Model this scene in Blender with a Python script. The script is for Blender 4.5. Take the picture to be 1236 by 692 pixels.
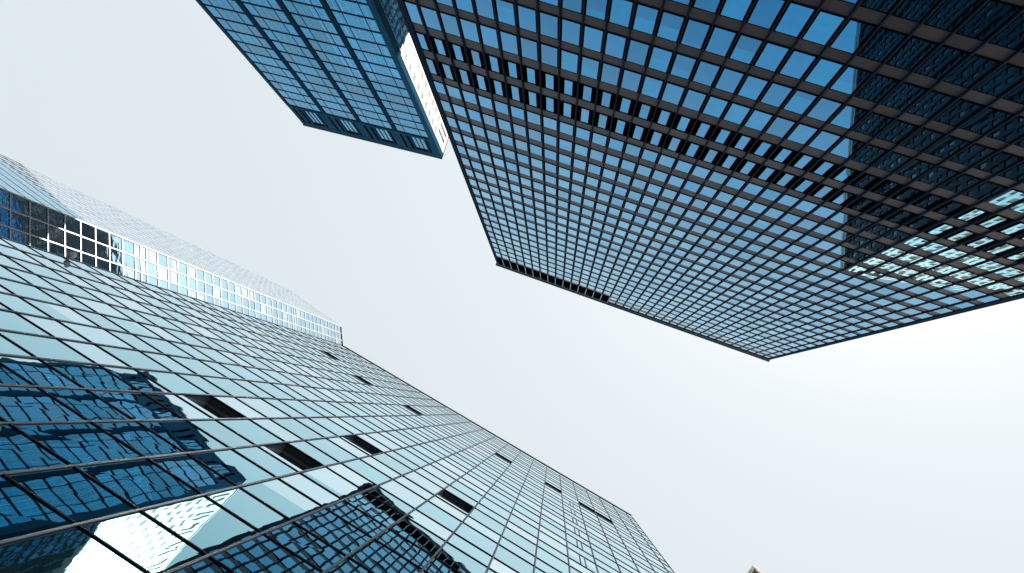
import bpy, math, random
from mathutils import Vector, Matrix
random.seed(7)
for o in list(bpy.data.objects): bpy.data.objects.remove(o)
sc = bpy.context.scene
EYE = 1.6

# ------------------------------------------------------------ camera
cam_d = bpy.data.cameras.new("camera"); cam = bpy.data.objects.new("camera", cam_d)
sc.collection.objects.link(cam); sc.camera = cam
cam_d.sensor_width = 36; cam_d.lens = 24.0
cam_d.clip_start = 0.05; cam_d.clip_end = 8000
CR = Vector((0.99822432, 0.0, 0.05956688)); CU = Vector((0.01080576, -0.98340839, -0.18108331)); CB = Vector((0.05857857, 0.18140543, -0.98166217))
m = Matrix.Identity(4)
for i in range(3):
    m[i][0], m[i][1], m[i][2] = CR[i], CU[i], CB[i]
m[2][3] = EYE
cam.matrix_world = m

# ------------------------------------------------------------ world, sun, exposure
SUN = Vector((0.50, -0.523, 1.0)).normalized()
EL = math.asin(SUN.z)
w = bpy.data.worlds.new("World"); sc.world = w; w.use_nodes = True
nt = w.node_tree; bg = nt.nodes["Background"]
sky = nt.nodes.new("ShaderNodeTexSky"); sky.sky_type = 'NISHITA'; sky.sun_disc = False
sky.sun_elevation = EL; sky.sun_rotation = math.atan2(SUN.x, SUN.y)
sky.air_density = 1.0; sky.dust_density = 4.0; sky.ozone_density = 1.0
hs = nt.nodes.new("ShaderNodeHueSaturation"); hs.inputs["Saturation"].default_value = 1.0; hs.inputs["Value"].default_value = 1.0
hz = nt.nodes.new("ShaderNodeMixRGB"); hz.inputs["Fac"].default_value = 0.925
hz.inputs["Color2"].default_value = (2.20, 2.41, 2.47, 1)       # thin white haze layer over the clear sky
nt.links.new(sky.outputs[0], hs.inputs["Color"]); nt.links.new(hs.outputs[0], hz.inputs["Color1"])
nt.links.new(hz.outputs[0], bg.inputs["Color"])
bg.inputs["Strength"].default_value = 0.15
sd = bpy.data.lights.new("sun", 'SUN'); sd.energy = 4.5; sd.angle = math.radians(0.5); sd.color = (1, 0.95, 0.88)
so = bpy.data.objects.new("sun", sd); sc.collection.objects.link(so)
so.rotation_euler = SUN.to_track_quat('Z', 'Y').to_euler(); so.location = (0, 0, 400)
sc.view_settings.view_transform = 'Standard'; sc.view_settings.look = 'None'
sc.view_settings.exposure = 1.2; sc.view_settings.gamma = 1
sc.cycles.caustics_reflective = False; sc.cycles.caustics_refractive = False
sc.cycles.sample_clamp_indirect = 12; sc.cycles.max_bounces = 7; sc.cycles.glossy_bounces = 5
sc.cycles.blur_glossy = 0.0

# ------------------------------------------------------------ materials
def mat(name, col, rough=0.5, metal=0.0, spec=0.5, var=0.0, scale=3.0):
    M = bpy.data.materials.new(name); M.use_nodes = True; n = M.node_tree; b = n.nodes["Principled BSDF"]
    b.inputs["Roughness"].default_value = rough; b.inputs["Metallic"].default_value = metal
    b.inputs["Specular IOR Level"].default_value = spec
    b.inputs["Base Color"].default_value = (*col, 1)
    if var:
        tc = n.nodes.new("ShaderNodeTexCoord"); nz = n.nodes.new("ShaderNodeTexNoise"); nz.inputs["Scale"].default_value = scale
        nz.inputs["Detail"].default_value = 6
        mp = n.nodes.new("ShaderNodeMapping"); mp.inputs["Scale"].default_value = (1, 1, 0.25)
        at = n.nodes.new("ShaderNodeAttribute"); at.attribute_name = "rnd"
        ad = n.nodes.new("ShaderNodeMath"); ad.operation = 'ADD'
        n.links.new(tc.outputs["Object"], mp.inputs[0]); n.links.new(mp.outputs[0], nz.inputs["Vector"])
        n.links.new(nz.outputs["Fac"], ad.inputs[0]); n.links.new(at.outputs["Fac"], ad.inputs[1])
        r = n.nodes.new("ShaderNodeMapRange"); r.inputs[1].default_value = 0.4; r.inputs[2].default_value = 1.6
        r.inputs[3].default_value = 1 - var; r.inputs[4].default_value = 1 + var
        n.links.new(ad.outputs[0], r.inputs[0])
        mx = n.nodes.new("ShaderNodeVectorMath"); mx.operation = 'SCALE'; mx.inputs[0].default_value = col
        n.links.new(r.outputs[0], mx.inputs["Scale"]); n.links.new(mx.outputs[0], b.inputs["Base Color"])
        r2 = n.nodes.new("ShaderNodeMapRange"); r2.inputs[3].default_value = max(0.02, rough - 0.12); r2.inputs[4].default_value = rough + 0.12
        n.links.new(nz.outputs["Fac"], r2.inputs[0]); n.links.new(r2.outputs[0], b.inputs["Roughness"])
    return M

def glass(name, col, pale, pale_amt, blind_amt, wave, wscale, rough=0.004, rvar=0.25, stretch=(1, 1, 1), edge=None, power=4.0):
    """Coated facade glass: mirror coat of its own tint, per pane tint, blinds behind some panes, slight unevenness of the sheet."""
    M = bpy.data.materials.new(name); M.use_nodes = True; n = M.node_tree; L = n.links; b = n.nodes["Principled BSDF"]
    b.inputs["Metallic"].default_value = 1.0; b.inputs["Roughness"].default_value = rough
    at = n.nodes.new("ShaderNodeAttribute"); at.attribute_name = "rnd"
    sp = n.nodes.new("ShaderNodeSeparateColor"); L.new(at.outputs["Color"], sp.inputs[0])
    uv = n.nodes.new("ShaderNodeUVMap"); su = n.nodes.new("ShaderNodeSeparateXYZ"); L.new(uv.outputs[0], su.inputs[0])
    def math_(op, a, c=None, clamp=False):
        q = n.nodes.new("ShaderNodeMath"); q.operation = op; q.use_clamp = clamp
        for i, v in enumerate((a, c)):
            if v is None: continue
            if isinstance(v, (int, float)): q.inputs[i].default_value = v
            else: L.new(v, q.inputs[i])
        return q.outputs[0]
    # brightness per pane
    br = math_('ADD', math_('MULTIPLY', sp.outputs[0], rvar), 1 - rvar / 2)
    v1 = n.nodes.new("ShaderNodeVectorMath"); v1.operation = 'SCALE'; v1.inputs[0].default_value = col; L.new(br, v1.inputs["Scale"])
    # pale panes (drawn blinds) and half drawn ones
    full = math_('GREATER_THAN', sp.outputs[1], 1 - pale_amt)
    half = math_('MULTIPLY', math_('GREATER_THAN', sp.outputs[1], 1 - pale_amt - blind_amt), math_('GREATER_THAN', su.outputs[1], math_('SUBTRACT', 1.0, math_('MULTIPLY', sp.outputs[2], 0.85))))
    k = math_('MAXIMUM', full, half)
    k = math_('MULTIPLY', k, math_('ADD', math_('MULTIPLY', sp.outputs[2], 0.5), 0.5))
    mx = n.nodes.new("ShaderNodeMixRGB"); L.new(k, mx.inputs[0]); L.new(v1.outputs[0], mx.inputs[1]); mx.inputs[2].default_value = (*pale, 1)
    # grime near the lower edge
    tc = n.nodes.new("ShaderNodeTexCoord"); mp = n.nodes.new("ShaderNodeMapping"); mp.inputs["Scale"].default_value = stretch
    L.new(tc.outputs["Object"], mp.inputs[0])
    add = n.nodes.new("ShaderNodeVectorMath"); add.operation = 'MULTIPLY_ADD'; L.new(at.outputs["Color"], add.inputs[0])
    add.inputs[1].default_value = (37, 53, 71); L.new(mp.outputs[0], add.inputs[2])
    nz = n.nodes.new("ShaderNodeTexNoise"); nz.inputs["Scale"].default_value = wscale; nz.inputs["Detail"].default_value = 1.5
    L.new(add.outputs[0], nz.inputs["Vector"])
    n2 = n.nodes.new("ShaderNodeTexNoise"); n2.inputs["Scale"].default_value = 1.3; n2.inputs["Detail"].default_value = 5; L.new(add.outputs[0], n2.inputs["Vector"])
    g = n.nodes.new("ShaderNodeMapRange"); g.inputs[1].default_value = 0.3; g.inputs[2].default_value = 0.8; g.inputs[3].default_value = 0.88; g.inputs[4].default_value = 1.06
    L.new(n2.outputs[0], g.inputs[0])
    m2 = n.nodes.new("ShaderNodeVectorMath"); m2.operation = 'SCALE'; L.new(mx.outputs[0], m2.inputs[0]); L.new(g.outputs[0], m2.inputs["Scale"])
    if edge:                                    # the coat mirrors more, and more neutrally, at grazing angles
        lw = n.nodes.new("ShaderNodeLayerWeight"); lw.inputs["Blend"].default_value = 0.5
        pw = math_('POWER', lw.outputs["Facing"], power)
        em = n.nodes.new("ShaderNodeMixRGB"); L.new(pw, em.inputs[0]); L.new(m2.outputs[0], em.inputs[1])
        e2 = n.nodes.new("ShaderNodeVectorMath"); e2.operation = 'SCALE'; e2.inputs[0].default_value = edge; L.new(math_('ADD', math_('MULTIPLY', br, 0.5), 0.5), e2.inputs["Scale"])
        ep = n.nodes.new("ShaderNodeMixRGB"); L.new(math_('MULTIPLY', k, 0.75), ep.inputs[0]); L.new(e2.outputs[0], ep.inputs[1]); ep.inputs[2].default_value = (*[min(1.0, c_ * 1.12) for c_ in pale], 1)
        L.new(ep.outputs[0], em.inputs[2]); L.new(em.outputs[0], b.inputs["Base Color"])
    else: L.new(m2.outputs[0], b.inputs["Base Color"])
    bp = n.nodes.new("ShaderNodeBump"); bp.inputs["Strength"].default_value = 1.0; bp.inputs["Distance"].default_value = wave
    L.new(nz.outputs[0], bp.inputs["Height"]); L.new(bp.outputs[0], b.inputs["Normal"])
    return M

G_A = glass("tinted_glass_left", (0.0, 0.15, 0.17), (0.66, 0.84, 0.95), 0.22, 0.07, 0.0017, 0.9, rvar=0.24, edge=(0.42, 0.86, 1.0), power=1.7)
G_AS = glass("tinted_spandrel_glass_left", (0.0, 0.16, 0.18), (0.68, 0.84, 0.95), 0.32, 0.0, 0.0017, 0.9, rvar=0.22, edge=(0.48, 0.87, 1.0), power=1.7)
G_C = glass("deep_blue_glass", (0.0, 0.155, 0.42), (0.03, 0.28, 0.56), 0.12, 0.30, 0.0010, 0.5, rvar=0.4, edge=(0.36, 0.86, 1.0), power=2.9)
G_B = glass("navy_tower_glass", (0.0, 0.11, 0.21), (0.04, 0.19, 0.32), 0.2, 0.30, 0.0012, 0.5, rvar=0.45, edge=(0.05, 0.50, 0.90), power=2.0)
G_BS = glass("beige_reflecting_glass", (0.62, 0.58, 0.50), (0.7, 0.66, 0.6), 0.2, 0.2, 0.004, 0.5, rvar=0.3)
G_T = glass("shaded_teal_glass", (0.05, 0.20, 0.27), (0.3, 0.45, 0.5), 0.1, 0.1, 0.004, 0.5, rvar=0.5, edge=(0.35, 0.65, 0.75), power=4.0)  # dark teal carries the shadow on the blue tower's lower side
G_W = glass("pale_blue_glass", (0.36, 0.60, 0.78), (0.7, 0.8, 0.88), 0.12, 0.1, 0.008, 0.5, rvar=0.2, stretch=(1, 1, 3.0))
G_P = glass("hazy_glass", (0.84, 0.92, 1.0), (0.88, 0.93, 0.98), 0.2, 0.1, 0.003, 0.5, rvar=0.12)  # distance haze is put into this pale tint
G_R = glass("stone_tower_glass", (0.05, 0.055, 0.06), (0.30, 0.26, 0.22), 0.1, 0.2, 0.002, 0.5, rvar=0.3)
M_ALU = mat("aluminium_trim", (0.40, 0.42, 0.47), 0.4, 0.3, spec=0.3, var=0.15)
M_TRAN = mat("dark_anodised_trim", (0.02, 0.055, 0.10), 0.5, 0.0, spec=0.1, var=0.15)
M_DARK = mat("dark_bronze_trim", (0.006, 0.012, 0.024), 0.5, 0.0, spec=0.0, var=0.2)
M_GASK = mat("black_gasket", (0.006, 0.008, 0.012), 0.6)
M_MULC = mat("dark_steel_fin", (0.022, 0.048, 0.085), 0.5, 0.0, spec=0.0, var=0.2)
M_FEDGE = mat("pale_fin_edge", (0.05, 0.075, 0.11), 0.55, 0.0, spec=0.0)  # lighter front edge of the fins
M_SPAN = mat("grey_brown_cladding", (0.090, 0.090, 0.112), 0.4, 0.0, spec=0.12, var=0.3, scale=0.8)
M_LOUV = mat("black_louvre", (0.002, 0.003, 0.005), 0.8, spec=0.0, var=0.2)
M_COPE = mat("roof_edge_metal", (0.10, 0.15, 0.21), 0.5, 0.0, var=0.15)
M_NAVY = mat("navy_cladding", (0.030, 0.105, 0.185), 0.45, 0.0, spec=0.0, var=0.2, scale=0.6)
M_NAVYD = mat("dark_navy_rib", (0.014, 0.060, 0.115), 0.45, 0.0, spec=0.0, var=0.2)
M_PALEM = mat("pale_thin_mullion", (0.45, 0.55, 0.62), 0.4, 0.3)
M_WHITE = mat("white_cladding", (0.78, 0.77, 0.74), 0.45, var=0.05, scale=0.5)
_b = M_WHITE.node_tree.nodes["Principled BSDF"]; _b.inputs["Coat Weight"].default_value = 0.6; _b.inputs["Coat Roughness"].default_value = 0.035
M_WMUL = mat("white_painted_mullion", (0.62, 0.64, 0.64), 0.4)
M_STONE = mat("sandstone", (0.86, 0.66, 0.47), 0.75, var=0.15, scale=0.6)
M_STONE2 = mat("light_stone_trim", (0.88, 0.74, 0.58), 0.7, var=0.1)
M_BRN = mat("shaded_stone_brown", (0.045, 0.032, 0.026), 0.5, spec=0.3, var=0.3, scale=0.5)  # shade of the stone tower's left face, put into its colour
M_PFIN = mat("pale_blue_fin", (0.50, 0.58, 0.67), 0.6, spec=0.0)  # blue-white tint carries the distance haze
M_BEIGE = mat("beige_blind_glass", (0.60, 0.53, 0.44), 0.15, spec=0.6, var=0.1)
M_FIT = mat("off_white_plastic", (0.92, 0.88, 0.82), 0.4)
M_CORE = mat("dark_inner_wall", (0.012, 0.014, 0.018), 0.8)
M_GREY = mat("grey_concrete_cladding", (0.05, 0.06, 0.07), 0.6, var=0.2, scale=0.5)

# ------------------------------------------------------------ mesh helpers
class MB:
    def __init__(s): s.v = []; s.f = []; s.uv = []; s.r = []
    def quad(s, pts, rnd=None):
        i = len(s.v); s.v += [tuple(p) for p in pts]; s.f.append((i, i + 1, i + 2, i + 3))
        s.uv += [(0, 0), (1, 0), (1, 1), (0, 1)]; s.r.append(rnd or (random.random(), random.random(), random.random()))
    def box(s, P, u0, u1, h0, h1, d0, d1):
        """P(u,h,d) maps facade coordinates to the world; P is chosen so that (u,h,d) is right handed or not: fixed by P.flip"""
        rn = (random.random(), random.random(), random.random())
        c = [P(u, h, d) for d in (d0, d1) for h in (h0, h1) for u in (u0, u1)]
        fs = [(4, 5, 7, 6), (1, 0, 2, 3), (0, 4, 6, 2), (5, 1, 3, 7), (6, 7, 3, 2), (0, 1, 5, 4)]
        for f in fs:
            f = f if not P.flip else tuple(reversed(f))
            s.quad([c[k] for k in f], rn)
    def build(s, name, material, parent=None, **props):
        me = bpy.data.meshes.new(name); me.from_pydata(s.v, [], s.f); me.materials.append(material)
        ul = me.uv_layers.new(name="UVMap"); fl = [c for t in s.uv for c in t]; ul.data.foreach_set("uv", fl)
        a = me.attributes.new("rnd", 'FLOAT_COLOR', 'FACE'); a.data.foreach_set("color", [c for t in s.r for c in (*t, 1.0)])
        o = bpy.data.objects.new(name, me); sc.collection.objects.link(o)
        if parent is not None: o.parent = parent; 
        for k, v in props.items(): o[k] = v
        return o

class Facade:
    def __init__(s, o, t, out):
        s.o = Vector(o); s.t = Vector(t).normalized(); s.n = Vector(out).normalized()
        s.flip = (s.t.x * s.n.y - s.t.y * s.n.x) > 0       # t x up = out expected
    def __call__(s, u, h, d=0.0):
        p = s.o + s.t * u + s.n * d
        return (p.x, p.y, h + EYE)

def thing(name, label, cat, loc=(0, 0, 0), group=None):
    o = bpy.data.objects.new(name, None); sc.collection.objects.link(o); o["label"] = label; o["category"] = cat
    o.empty_display_size = 2
    if group: o["group"] = group
    return o

def score(p4):
    """size in the picture of a quad, 0 when its middle is outside the frame"""
    px = []
    for p in p4:
        v = Vector(p) - Vector((0, 0, EYE)); z = -v.dot(CB)
        if z <= 0.1: return 0
        px.append((v.dot(CR) / z, v.dot(CU) / z))
    cx = sum(q[0] for q in px) / 4; cy = sum(q[1] for q in px) / 4
    if abs(cx) > 0.75 or abs(cy) > 0.42: return 0
    a = 0
    for i in range(4):
        x0, y0 = px[i]; x1, y1 = px[(i + 1) % 4]; a += x0 * y1 - x1 * y0
    return abs(a)

def pane_quad(P, u0, u1, h0, h1, d, j=0.003):
    q = [P(u0, h0, d + random.uniform(-j, j)), P(u1, h0, d + random.uniform(-j, j)), P(u1, h1, d + random.uniform(-j, j)), P(u0, h1, d + random.uniform(-j, j))]
    return q
def add_pane(mb, P, q, rnd=None):
    if P.flip:
        i = len(mb.v); mb.v += [tuple(p) for p in q]; mb.f.append((i + 3, i + 2, i + 1, i)); mb.uv += [(0, 1), (1, 1), (1, 0), (0, 0)]
        mb.r.append(rnd or (random.random(), random.random(), random.random()))
    else: mb.quad(q, rnd)

def windows(P, rects, d, material, parent, name="window", frame_mat=None, fw=0.05, fd=(-0.03, 0.03), j=0.003, keep=100, fname="window_frame", cap=None):
    """rects (u0,u1,h0,h1): the ones that show largest are parts of their own, the rest is one part"""
    items = []
    for (u0, u1, h0, h1) in rects:
        q = pane_quad(P, u0, u1, h0, h1, d, j); items.append((score(q), (u0, u1, h0, h1), q))
    items.sort(key=lambda t: -t[0])
    def fr(mb, r):
        u0, u1, h0, h1 = r
        mb.box(P, u0 - 0.001, u0 + fw, h0, h1, d + fd[0], d + fd[1]); mb.box(P, u1 - fw, u1 + 0.001, h0, h1, d + fd[0], d + fd[1])
        mb.box(P, u0 + fw, u1 - fw, h0 - 0.001, h0 + fw, d + fd[0], d + fd[1]); mb.box(P, u0 + fw, u1 - fw, h1 - fw, h1 + 0.001, d + fd[0], d + fd[1])
    n = min(keep, len(items)); n_all = len(items) <= keep
    for s_, r, q in items[:n]:
        if s_ == 0 and not n_all: n -= 1; continue
        mb = MB(); add_pane(mb, P, q); o = mb.build(name, material, parent)
        if frame_mat:
            f = MB(); fr(f, r); f.build(fname, frame_mat, o)
    rest = [it for it in items[min(keep, len(items)):]] + [it for it in items[:keep] if it[0] == 0 and not n_all]
    if rest:
        mb = MB(); f = MB()
        for s_, r, q in rest:
            add_pane(mb, P, q)
            if frame_mat: fr(f, r)
        o = mb.build(name, material, parent, kind="stuff")
        if frame_mat: f.build(fname, frame_mat, o, kind="stuff")

def prism(name, pts, h0, h1, material, parent):
    """closed upright block over a plan outline"""
    me = bpy.data.meshes.new(name); n = len(pts)
    area = sum(pts[i][0] * pts[(i + 1) % n][1] - pts[(i + 1) % n][0] * pts[i][1] for i in range(n))
    if area < 0: pts = list(reversed(pts))
    v = [(p[0], p[1], h0 + EYE) for p in pts] + [(p[0], p[1], h1 + EYE) for p in pts]
    f = [tuple(range(n - 1, -1, -1)), tuple(range(n, 2 * n))] + [(i, (i + 1) % n, n + (i + 1) % n, n + i) for i in range(n)]
    me.from_pydata(v, [], f); me.materials.append(material)
    o = bpy.data.objects.new(name, me); sc.collection.objects.link(o); o.parent = parent
    return o
def off(P, u, d): q = P(u, 0, d); return (q[0], q[1])

# ------------------------------------------------------------ setting: ground
def sheet(name, x0, x1, y0, y1, z, m_):
    mb = MB(); mb.quad([(x0, y0, z), (x1, y0, z), (x1, y1, z), (x0, y1, z)]); return mb.build(name, m_, None, kind="structure")
sheet("ground", -3000, 3000, -3000, 3000, -0.16, mat("ground_asphalt", (0.06, 0.06, 0.062), 0.85, var=0.25, scale=0.3))
sheet("plaza_paving", -60, 60, -28, 30, 0.0, mat("granite_paving", (0.26, 0.25, 0.24), 0.7, var=0.25, scale=1.5))

# ------------------------------------------------------------ A: near glass building, lower left
A1 = Vector((-21.346, -6.705)); A2 = Vector((7.232, 9.578)); tA = (A2 - A1).normalized(); nA = Vector((tA.y, -tA.x))
FA = Facade(A1, tA, nA); LA = (A2 - A1).length; HA = 68.4
tower = thing("glass_office_building", "near building of pale blue mirror glass with a few tilted open windows, lower left", "building")
prism("wall", [off(FA, 0.05, -0.45), off(FA, LA - 0.05, -0.45), off(FA, LA - 0.05, -26), off(FA, 0.05, -26)], -EYE, HA - 0.1, M_CORE, tower)
BU = 1.41
ug = [0.0] + [1.22 + BU * k for k in range(0, 30) if 1.22 + BU * k < LA - 0.3] + [LA]
hv = []      # (h0,h1,kind)
k = -3
while True:
    b0 = 11.33 + 3.6 * k; b1 = 13.43 + 3.6 * k; b2 = b0 + 3.6
    if b0 > HA - 0.5: break
    hv.append((b0, min(b1, HA - 0.3), 'v'))
    if b1 < HA - 0.6: hv.append((b1, min(b2, HA - 0.35), 's'))
    k += 1
hv.insert(0, (-1.5, hv[0][0], 's'))
def colA(u): return min(range(len(ug) - 1), key=lambda i: abs((ug[i] + ug[i + 1]) / 2 - u))
opened = {(colA(13.2), 2), (colA(16.0), 2), (colA(16.0), 4), (colA(20.3), 4), (colA(13.2), 10), (colA(9.0), 10), (colA(4.7), 11),
          (colA(20.3), 11), (colA(24.5), 11), (colA(27.3), 11), (colA(28.7), 11)}
vis, spn = [], []
for (h0, h1, kd) in hv:
    row = round((h0 - 11.33) / 3.6)
    for i in range(len(ug) - 1):
        r = (ug[i] + 0.03, ug[i + 1] - 0.03, h0 + 0.035, h1 - 0.035)
        if kd == 'v' and (i, row) in opened:
            ow = MB(); u0, u1, a0, a1 = r; am = a0 + 0.16 * (a1 - a0)
            lower = pane_quad(FA, u0, u1, a0, am, -0.012, 0.001); a0 = am
            # dark reveal behind the opening
            ow.box(FA, u0, u0 + 0.02, a0, a1, -0.42, -0.06); ow.box(FA, u1 - 0.02, u1, a0, a1, -0.42, -0.06); ow.box(FA, u0 + .02, u1 - .02, a1 - 0.02, a1, -0.42, -0.06)
            o = ow.build("open_window", M_COPE, tower, label="open window tilted inwards at the top")
            T = 0.22
            lp = MB(); add_pane(lp, FA, lower, (0.9, 0.99, 0.95)); lp.build("lower_pane", G_A, o)
            g = MB(); q = [FA(u0 + 0.05, a0 + 0.03, -0.05), FA(u1 - 0.05, a0 + 0.03, -0.05), FA(u1 - 0.05, a1 - 0.06, -0.05 - T), FA(u0 + 0.05, a1 - 0.06, -0.05 - T)]
            add_pane(g, FA, q, (0.6, 0.99, 0.9)); g.build("glass_pane", G_A, o)
            s = MB()
            def sash(ua, ub, ha, hb):
                f = lambda h: -0.05 - T * (h - a0) / (a1 - a0)
                c = [FA(ua, ha, f(ha) - 0.02), FA(ub, ha, f(ha) - 0.02), FA(ub, hb, f(hb) - 0.02), FA(ua, hb, f(hb) - 0.02),
                     FA(ua, ha, f(ha) + 0.03), FA(ub, ha, f(ha) + 0.03), FA(ub, hb, f(hb) + 0.03), FA(ua, hb, f(hb) + 0.03)]
                for F_ in ((4, 5, 6, 7), (3, 2, 1, 0), (0, 1, 5, 4), (1, 2, 6, 5), (2, 3, 7, 6), (3, 0, 4, 7)): s.quad([c[z] for z in F_])
            sash(u0, u0 + 0.06, a0, a1 - .03); sash(u1 - 0.06, u1, a0, a1 - .03); sash(u0 + .06, u1 - .06, a0, a0 + 0.06); sash(u0 + .06, u1 - .06, a1 - 0.1, a1 - 0.04)
            s.build("sash", M_ALU, o)
            continue
        (vis if kd == 'v' else spn).append(r)
windows(FA, vis, -0.012, G_A, tower, "window", j=0.002)
windows(FA, spn, -0.012, G_AS, tower, "spandrel_panel", j=0.002)
for i, u in enumerate(ug):
    f = MB(); f.box(FA, u - 0.022, u + 0.022, -1.5, HA - 0.2, -0.16, 0.018); o = f.build("mullion", M_ALU, tower)
    f = MB(); f.box(FA, u - 0.032, u + 0.032, -1.5, HA - 0.2, -0.15, 0.0); f.build("gasket", M_GASK, o)
for (h0, h1, kd) in hv:
    f = MB(); f.box(FA, 0, LA, h0 - 0.022, h0 + 0.022, -0.155, 0.012); o = f.build("transom", M_TRAN, tower)
    f = MB(); f.box(FA, 0, LA, h0 - 0.036, h0 + 0.036, -0.145, -0.003); f.build("gasket", M_GASK, o)
iu = colA(26.0)
for kk in range(4, 11):
    h0 = 11.33 + 3.6 * kk
    for c in (0.42, 0.60):
        f = MB(); uu = ug[iu] + BU * c; f.box(FA, uu - 0.03, uu + 0.03, h0 + 0.05, h0 + 2.05, -0.10, 0.005); f.build("glazing_bar", M_ALU, tower)
f = MB(); f.box(FA, -0.05, LA + 0.05, HA - 0.28, HA, -0.6, 0.04); f.build("roof_edge", M_COPE, tower)
# right-hand and left-hand ends
for P, Ln in ((Facade(A2, -nA, tA), 26.0), (Facade(A1, -nA, -tA), 26.0)):
    rs = []
    for (h0, h1, kd) in hv:
        u = 0.45
        while u < Ln - 1.4: rs.append((u, u + 1.35, h0 + 0.05, h1 - 0.05)); u += 1.41
    windows(P, rs, -0.02, G_A, tower, "window", keep=0)

# small fitting on the left edge
fit = thing("wall_lamp", "small pale rounded fitting on the left edge of the mirror glass building", "lamp")
hF = 27.9
def tube(pts, rad, seg=12):
    mb = MB(); rings = []
    for i, (p, r) in enumerate(zip(pts, rad)):
        p = Vector(p); a = Vector(pts[min(i + 1, len(pts) - 1)]) - Vector(pts[max(i - 1, 0)]); a.normalize()
        x = a.orthogonal().normalized(); y = a.cross(x)
        rings.append([p + (x * math.cos(2 * math.pi * k / seg) + y * math.sin(2 * math.pi * k / seg)) * r for k in range(seg)])
    for r0, r1 in zip(rings, rings[1:]):
        for k in range(seg): mb.quad([r0[k], r0[(k + 1) % seg], r1[(k + 1) % seg], r1[k]])
    return mb
p0 = Vector(FA(0.3, hF, 0.0)); p1 = Vector(FA(0.25, hF + 0.05, 0.10)); p2 = Vector(FA(0.05, hF + 0.50, 0.28))
tube([p0, p1], [0.03, 0.03]).build("arm", M_FIT, fit)
dd = (p2 - p1)
tube([p1, p1 + dd * .05, p1 + dd * .15, p1 + dd * .8, p1 + dd * .93, p2], [0.01, 0.08, 0.12, 0.13, 0.10, 0.01]).build("lamp_head", M_FIT, fit)

# ------------------------------------------------------------ D: pale tower rising behind it on the left
P0 = Vector((-93.064, -43.079)); P1 = Vector((-72.664, -29.210)); W1 = Vector((-71.779, -22.544)); HD = 230.0
tP = (P1 - P0).normalized(); nP = Vector((tP.y, -tP.x)); LP = (P1 - P0).length
tW = (W1 - P1).normalized(); nW = Vector((-tW.y, tW.x))
if nW.x < 0: nW = -nW
LW = 12.5
FP = Facade(P0, tP, nP); FW = Facade(P1, tW, nW)
pale = thing("pale_glass_tower", "pale white-gridded tower at the left edge, rising behind the mirror glass building", "tower")
prism("wall", [off(FP, 0.3, -0.5), off(FP, LP - 0.5, -0.5), off(FW, 0.3, -0.5) if False else off(FP, LP - 0.5, -0.5), off(FW, LW, -0.5), off(FP, 0.3, -30)][0:2] + [off(FW, LW, -0.5), off(FW, LW, -24), off(FP, 0.3, -13)], -EYE, HD - 0.5, M_CORE, pale)
FH = 3.47
wf = [HD - 0.3 - FH * k for k in range(0, 67)]
BW = 2.5
rs = [(u + 0.12, u + BW - 0.12, h - FH + 0.08, h - 0.08) for h in wf[:-1] for u in [0.1 + BW * i for i in range(5)]]
windows(FW, rs, -0.1, G_W, pale, "window", j=0.006)
for h in wf:
    if h < 40: continue
    f = MB(); f.box(FW, 0, LW, h - 0.11, h + 0.11, -0.3, 0.0); f.build("transom", M_WMUL, pale)
for k_ in (33, 12):
    h = HD - 0.3 - FH * (k_ + .5); f = MB(); f.box(FW, 0, LW, h - 0.12, h + 0.12, -0.3, 0.0); f.build("transom", M_WMUL, pale)
for i in range(6):
    u = 0.05 + BW * i; f = MB(); f.box(FW, u - 0.09, u + 0.09, -1.5, HD - 0.2, -0.28, 0.02); f.build("mullion", M_WMUL, pale)
HS = 100.0
rs = []
for h in wf[:-1]:
    n_ = 14
    for i in range(n_):
        u0 = LP * i / n_; u1 = LP * (i + 1) / n_
        rs.append((u0 + 0.04, u1 - 0.04, h - FH + 0.05, h - 0.05))
windows(FP, [r for r in rs if r[2] > HS], -0.1, G_P, pale, "window", j=0.012)
G_PL = glass("lower_blue_glass", (0.20, 0.58, 0.82), (0.4, 0.7, 0.85), 0.1, 0.1, 0.003, 0.5, rvar=0.1)
windows(FP, [r for r in rs if r[2] <= HS], -0.1, G_PL, pale, "lower_window", j=0.006)
for i in range(15):
    u = LP * i / 14; f = MB(); f.box(FP, u - 0.12, u + 0.12, HS, HD - 0.1, -0.25, -0.07); f.build("fin", M_PFIN, pale)
for h in wf:
    if h < 30: continue
    f = MB(); lo = h < HS; f.box(FP, 0, LP, h - (0.10 if lo else 0.12), h + (0.10 if lo else 0.12), -0.3, -0.08); f.build("transom", M_DARK if lo else M_PFIN, pale)
f = MB(); f.box(FP, -0.1, LP + 0.1, HD - 0.3, HD, -1.2, -0.05); f.build("roof_edge", M_WMUL, pale)
f = MB(); f.box(FW, 0.2, LW, HD - 0.3, HD - 0.02, -1.2, 0.2); f.build("roof_edge", M_WMUL, pale)

# ------------------------------------------------------------ C: dark gridded tower, right
C1 = Vector((-10.822, -29.203)); C2 = Vector((40.958, -9.893)); HC = 133.6
tC = (C2 - C1).normalized(); nC = Vector((-tC.y, tC.x)); LC = (C2 - C1).length; DC = 30.0
FC = Facade(C1, tC, nC)
dark = thing("dark_office_tower", "broad dark tower on the right with rows of deep blue square windows", "tower")
prism("wall", [off(FC, 0.4, -0.5), off(FC, LC - 0.4, -0.5), off(FC, LC - 0.4, -DC), off(FC, 0.4, -DC)], -EYE, HC - 0.4, M_CORE, dark)
NB = 36; BC = LC / NB
rows = []   # (h_sill, h_head, kind)
lo = [44.0 - 3.85 * k for k in range(0, 12) if 44.0 - 3.85 * k > 0]
for h in reversed(lo): rows.append((h, h + 2.68, 'w'))
rows.append((48.08, 50.58, 'l')); rows.append((52.0, 54.68, 'l')); rows.append((55.98, 58.2, 'w'))
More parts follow.
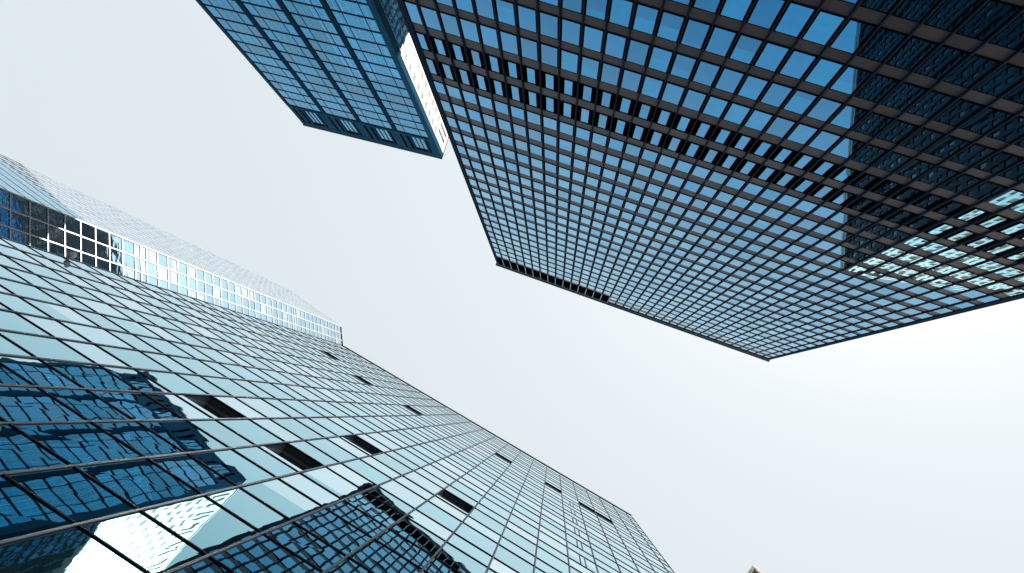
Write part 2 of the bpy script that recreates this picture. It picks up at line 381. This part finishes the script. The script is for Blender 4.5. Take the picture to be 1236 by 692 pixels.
for k in range(0, 18): rows.append((59.75 + 3.7 * k - 0.012 * k, 59.75 + 3.7 * k + 2.3 + 0.018 * k, 'w'))
NL = 15
ext = [(126.35, 128.5), (130.05, 132.2)]
win, nar, panels = [], [], []
for (a, b, kd) in rows:
    for i in range(NB):
        u = BC * i
        if kd == 'w': win.append((u + 0.125, u + BC - 0.125, a, b))
        else:
            nar.append((u + BC / 2 - 0.36, u + BC / 2 + 0.36, a + 0.05, b - 0.05)); panels.append((u, a, b))
for a, b in ext:
    for i in range(NL, NB): win.append((BC * i + 0.125, BC * (i + 1) - 0.125, a, b))
windows(FC, win, -0.035, G_C, dark, "window", M_DARK, 0.04, (-0.02, 0.012), j=0.0012)
for (u, a, b) in panels:
    f = MB(); f.box(FC, u + 0.075, u + BC - 0.075, a, b, -0.5, -0.12); o = f.build("louvre_panel", M_LOUV, dark)
windows(FC, nar, -0.06, G_C, dark, "narrow_window", M_DARK, 0.04, (-0.05, 0.02), j=0.002)
bands = []
edges = [(-1.6, -1.0)] + [(a, b) for a, b, _ in rows]
for (x, y) in zip(edges, edges[1:]): bands.append((x[1], y[0]))
for (x, y) in bands:
    if y - x < 0.05: continue
    f = MB()
    for i in range(NB):
        f.box(FC, BC * i + 0.07, BC * (i + 1) - 0.07, x + 0.07, y - 0.07, -0.45, -0.085)
    o = f.build("spandrel", M_SPAN, dark)
    f = MB(); f.box(FC, 0.07, LC - 0.07, x, x + 0.066, -0.44, -0.05); f.box(FC, 0.07, LC - 0.07, y - 0.066, y, -0.44, -0.05); f.build("sill", M_DARK, o)
top0 = 59.75 + 3.7 * 17 + 2.3 + 0.018 * 17
f = MB(); f.box(FC, 0.07, NL * BC - 0.075, top0, 126.0, -0.45, -0.02); f.box(FC, 0.07, NL * BC - .075, 132.3, 132.6, -0.44, -0.02)
for x, y in ((top0, 126.35), (128.5, 130.05), (132.2, 132.6)):
    for i in range(NL, NB): f.box(FC, BC * i + 0.07, BC * (i + 1) - 0.07, x, y, -0.45, -0.02)
f.build("spandrel", M_SPAN, dark)
for i in range(NL):
    f = MB(); f.box(FC, BC * i + 0.08, BC * (i + 1) - 0.08, 126.0, 132.3, -0.5, -0.04); o = f.build("roof_louvre", M_LOUV, dark)
    f = MB(); f.box(FC, BC * (i + 1) - 0.06, BC * (i + 1) + 0.06, 126.0, 132.5, 0.086, 0.11); f.build("fin_sheen", M_ALU, dark)  # pale strip paints the bright reflection on the fin
for i in range(NB + 1):
    u = BC * i
    f = MB(); f.box(FC, u - 0.048, u + 0.048, -1.5, HC - 1.0, -0.45, 0.07); o = f.build("fin", M_MULC, dark)
    f = MB(); f.box(FC, u - 0.03, u + 0.03, -1.5, HC - 1.05, 0.071, 0.082); f.build("fin_edge", M_FEDGE, o)
f = MB(); f.box(FC, -0.15, LC + 0.15, HC - 1.0, HC - 0.1, -1.2, 0.1); f.box(FC, -0.35, LC + 0.35, HC - 0.35, HC, -1.4, 0.32)
f.build("roof_edge", M_COPE, dark)
for P, Ln in ((Facade(C1, -nC, -tC), DC), (Facade(C2, -nC, tC), DC)):
    rs = []; f = MB(); g = MB(); n_ = int(Ln / BC)
    for (a, b, kd) in rows: rs += [(BC * i + 0.16, BC * (i + 1) - 0.16, a, b) for i in range(n_)]
    windows(P, rs, -0.25, G_C, dark, "window", keep=0)
    for (x, y) in bands: f.box(P, 0.3, n_ * BC, x, y, -0.4, -0.05)
    f.build("spandrel", M_SPAN, dark, kind="stuff")
    for i in range(0, n_ + 1): g.box(P, BC * i - 0.06, BC * i + 0.06, -1.5, HC - 1, -0.4, 0.12)
    g.build("fin", M_MULC, dark, kind="stuff")

# ------------------------------------------------------------ B: far blue tower, top left
B1 = Vector((-67.156, -77.233)); B2 = Vector((-28.866, -66.653)); HB = 171.7
tB = (B2 - B1).normalized(); nB = Vector((-tB.y, tB.x)); LB = (B2 - B1).length; DB = 34.0
FB = Facade(B1, tB, nB)
FS = Facade(B2, -nB, tB)
blue = thing("blue_ribbed_tower", "blue tower at the top left with dark ribs and a narrow white sunlit side", "tower")
prism("wall", [off(FB, 0.6, -1.5), off(FB, LB - 1.2, -1.5), off(FB, LB - 1.2, -DB + .5), off(FB, 0.6, -DB + .5)], -EYE, HB - 0.3, M_CORE, blue)
pil = [10.3, 19.85, 29.4]
secs = [(0.75, 9.7), (10.9, 19.25), (20.45, 28.8), (30.0, 38.35)]
PB = 4.36
rl = [115.4 + PB * k for k in range(-26, 11)]
wide, side = [], []
for h in rl[:-1]:
    for a, b in secs:
        q0 = h + 0.2; q1 = h + PB - 0.2
        x1 = a + 2.05 if a > 5 else a + 2.3; x2 = b - 2.05
        side += [(a, x1 - 0.05, q0, q1), (x2 + 0.05, b, q0, q1)]
        wide.append((x1 + 0.05, x2 - 0.05, q0, q1))
windows(FB, wide, -0.12, G_B, blue, "wide_window", j=0.006)
windows(FB, side, -0.12, G_B, blue, "narrow_window", j=0.006)
for h in rl:
    f = MB(); f.box(FB, 0.3, LB - 1.3, h - 0.2, h + 0.2, -0.6, -0.04); f.build("floor_band", M_NAVYD, blue)
pm = MB()
for a, b in secs:
    x1 = a + 2.05 if a > 5 else a + 2.3; x2 = b - 2.05
    for x in (x1, x2):
        f = MB(); f.box(FB, x - 0.07, x + 0.07, -1.5, 159.2, -0.5, -0.06); f.build("mullion", M_GASK, blue)
    for c in (1 / 3, 2 / 3):
        x = x1 + (x2 - x1) * c
        f = MB(); f.box(FB, x - 0.035, x + 0.035, -1.5, 159.2, -0.3, -0.07); f.build("glazing_bar", M_PALEM, blue)
for p in pil:
    f = MB(); f.box(FB, p - 0.6, p + 0.6, -1.5, 159.3, -0.7, 0.04); f.build("rib", M_NAVYD, blue)
f = MB(); f.box(FB, 0.0, 0.75, -1.5, 159.3, -0.8, 0.10); f.build("rib", M_NAVY, blue)
f = MB(); f.box(FB, 38.35, LB, -1.5, 159.3, -1.2, 0.10); f.build("rib", M_NAVY, blue)
# crown
cr = MB(); cr.box(FB, 0, LB, 159.25, 160.4, -1.2, 0.08); cr.box(FB, 0, LB, 169.0, HB - 0.5, -1.2, 0.08)
gl = []; xprev = 0.0; slots = []
for p in (0.35, 10.05, 19.8, 29.55):
    for s0, s1 in ((p + 0.6, p + 1.25), (p + 2.35, p + 3.05)):
        cr.box(FB, xprev, s0, 160.4, 169.0, -1.2, 0.04); xprev = s1; slots.append((s0, s1))
    cr.box(FB, xprev, xprev + 0.35, 160.4, 169.0, -1.2, 0.04); xprev += 0.35
    e = p + 6.95
    gl.append((xprev, e, 160.4, 168.2)); xprev = e
    cr.box(FB, xprev, p + 7.35, 160.4, 169.0, -1.2, 0.04); slots.append((p + 7.35, p + 7.9)); xprev = p + 7.9
cr.box(FB, xprev, LB, 160.4, 169.0, -1.2, 0.04)
crown = cr.build("crown", M_NAVY, blue)
for (a, b) in slots:
    f = MB(); f.box(FB, a, b, 160.4, 169.0, -0.5, -0.06); f.build("slot_shade", M_LOUV, blue)  # black panel puts the deep slot's shade into colour
for (a, b, c, d_) in gl:
    g = MB(); add_pane(g, FB, pane_quad(FB, a, b, c, d_, -0.25)); o = g.build("crown_window", G_B, blue)
    for x in (a + (b - a) * .33, a + (b - a) * .66):
        f = MB(); f.box(FB, x - 0.06, x + 0.06, c, d_, -0.4, -0.1); f.build("glazing_bar", M_GASK, o)
f = MB(); f.box(FB, -0.1, LB + 0.1, HB - 0.5, HB, -1.6, 0.25); f.box(FS, 1.5, DB, HB - 0.5, HB, -1.6, 0.12); f.build("roof_edge", M_COPE, blue)
# white side; the shadow on its lower part is coloured in as teal glass
sw = MB(); WP = 2.8; nW_ = int((DB - 1.0) / WP); small = []
xs = [0.9 + WP * i for i in range(nW_ + 1)]
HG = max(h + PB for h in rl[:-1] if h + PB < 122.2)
sw.box(FS, 0.0, xs[0] + 0.7, HG, 160.0, -1.1, 0.0)
tb_ = MB(); tb_.box(FS, 0.0, xs[0] + 0.7, -1.5, HG, -1.1, 0.0); tb_.build("corner_post", M_NAVY, blue)
for i in range(nW_):
    sw.box(FS, xs[i] + 2.1, min(xs[i] + WP + 0.7, DB), HG, 160.0, -1.1, 0.0)
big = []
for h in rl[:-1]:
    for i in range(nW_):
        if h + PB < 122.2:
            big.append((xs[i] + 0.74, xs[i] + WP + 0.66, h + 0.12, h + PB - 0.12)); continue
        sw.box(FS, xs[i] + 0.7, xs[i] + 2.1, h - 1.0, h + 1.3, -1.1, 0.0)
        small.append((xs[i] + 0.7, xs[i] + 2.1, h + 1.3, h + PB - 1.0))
for i in range(nW_): sw.box(FS, xs[i] + .7, xs[i] + 2.1, rl[-1] - 1.0, 160.0, -1.1, 0.0)
sw.box(FS, 0.0, DB, 168.8, HB - 0.5, -1.1, 0.0)
x = 0.0; c = 3.0
while c < DB - 1:
    for g_ in (c, c + 1.7):
        sw.box(FS, x, g_, 160.0, 168.8, -1.1, 0.0); x = g_ + 0.8
    c += 5.0
sw.box(FS, x, DB, 160.0, 168.8, -1.1, 0.0)
sw.build("white_side_wall", M_WHITE, blue)
windows(FS, big, -0.03, G_T, blue, "shaded_side_panel", M_PALEM, 0.04, (-0.05, 0.02), j=0.004)
windows(FS, small, -0.06, M_BEIGE, blue, "side_window", j=0.002)

# ------------------------------------------------------------ E: unseen tower added behind C to cast shade on B's side
e_ = thing("unseen_shade_tower", "tall grey tower with ribbon windows standing behind the dark gridded tower", "tower")
FE = Facade((1.0, -62.0), (0.1, -0.995), (-0.995, -0.1)); HE = 186.0
prism("wall", [off(FE, 0, 0), off(FE, 62, 0), off(FE, 62, -32), off(FE, 0, -32)], -EYE, HE, M_GREY, e_)
windows(FE, [(1.2 + 1.75 * i, 2.6 + 1.75 * i, 4 + 3.8 * k, 6.3 + 3.8 * k) for i in range(24) for k in range(48)], 0.03, G_C, e_, "window", keep=0)
FE2 = Facade((1.0, -62.0), (0.995, 0.1), (-0.1, 0.995))
windows(FE2, [(1.2 + 1.75 * i, 2.6 + 1.75 * i, 4 + 3.8 * k, 6.3 + 3.8 * k) for i in range(17) for k in range(48)], 0.03, G_C, e_, "window", keep=0)

g_ = thing("unseen_dark_tower", "unseen slender grey tower added behind the dark gridded tower to darken a reflection", "tower")  # unseen tower added so its dark face shows in the pale tower's glass
FF = Facade((42.0, -76.0), (0.0, -1.0), (-1.0, 0.0)); HF = 300.0
prism("wall", [off(FF, 0, 0), off(FF, 44, 0), off(FF, 44, -28), off(FF, 0, -28)], -EYE, HF, M_GREY, g_)
windows(FF, [(1.2 + 1.75 * i, 2.6 + 1.75 * i, 4 + 3.8 * k, 6.9 + 3.8 * k) for i in range(24) for k in range(77)], 0.03, G_R, g_, "window", keep=0)

# ------------------------------------------------------------ R: sandstone tower behind the near building, its corner peeps in at the bottom
R0 = Vector((54.1, 41.9)); HR = 201.7
tR = Vector((0.845, 0.534)).normalized(); tL = Vector((-tR.y, tR.x))
stone = thing("sandstone_tower", "beige stone tower whose roof corner just peeps in at the bottom edge", "tower")
FR = Facade(R0, tR, -tL); FL = Facade(R0, tL, -tR)
def stone_face(P, Ln, d0, ms, mt, mw, mc):
    pier = MB(); bnd = MB(); ws = []
    BP = 2.4; n_ = int(Ln / BP); FHT = 3.9
    fl = [HR - 6.0 - FHT * k for k in range(0, 51)]
    for i in range(n_ + 1):
        u = BP * i; pier.box(P, max(u - 0.5, 0), u + 0.5, -1.5, HR - 2.4, -0.5, 0.0 if i % 4 else 0.35)
    for h in fl:
        bnd.box(P, 0, Ln, h - 0.75, h + 0.75, -0.5, -0.12)
        for i in range(n_): ws.append((BP * i + 0.5, BP * (i + 1) - 0.5, h - FHT + 0.75, h - 0.75))
    pier.build("pier", mt, stone, kind="stuff"); bnd.build("floor_band", ms, stone, kind="stuff")
    windows(P, ws, -0.3, mw, stone, "window", keep=0, j=0.006)
    c = MB(); c.box(P, d0, Ln, HR - 2.5, HR - 1.2, -0.5, 0.38); c.box(P, d0, Ln, HR - 1.2, HR, -0.8, 0.55); c.build("cornice", mc, stone)
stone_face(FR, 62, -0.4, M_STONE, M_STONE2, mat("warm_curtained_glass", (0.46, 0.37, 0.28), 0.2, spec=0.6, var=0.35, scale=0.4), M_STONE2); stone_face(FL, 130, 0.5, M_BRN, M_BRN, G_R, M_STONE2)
prism("wall", [off(FR, 0.55, -0.55), off(FR, 61, -0.55), off(FR, 61, -129), off(FR, 0.55, -129)], -EYE, HR - 0.3, M_CORE, stone)
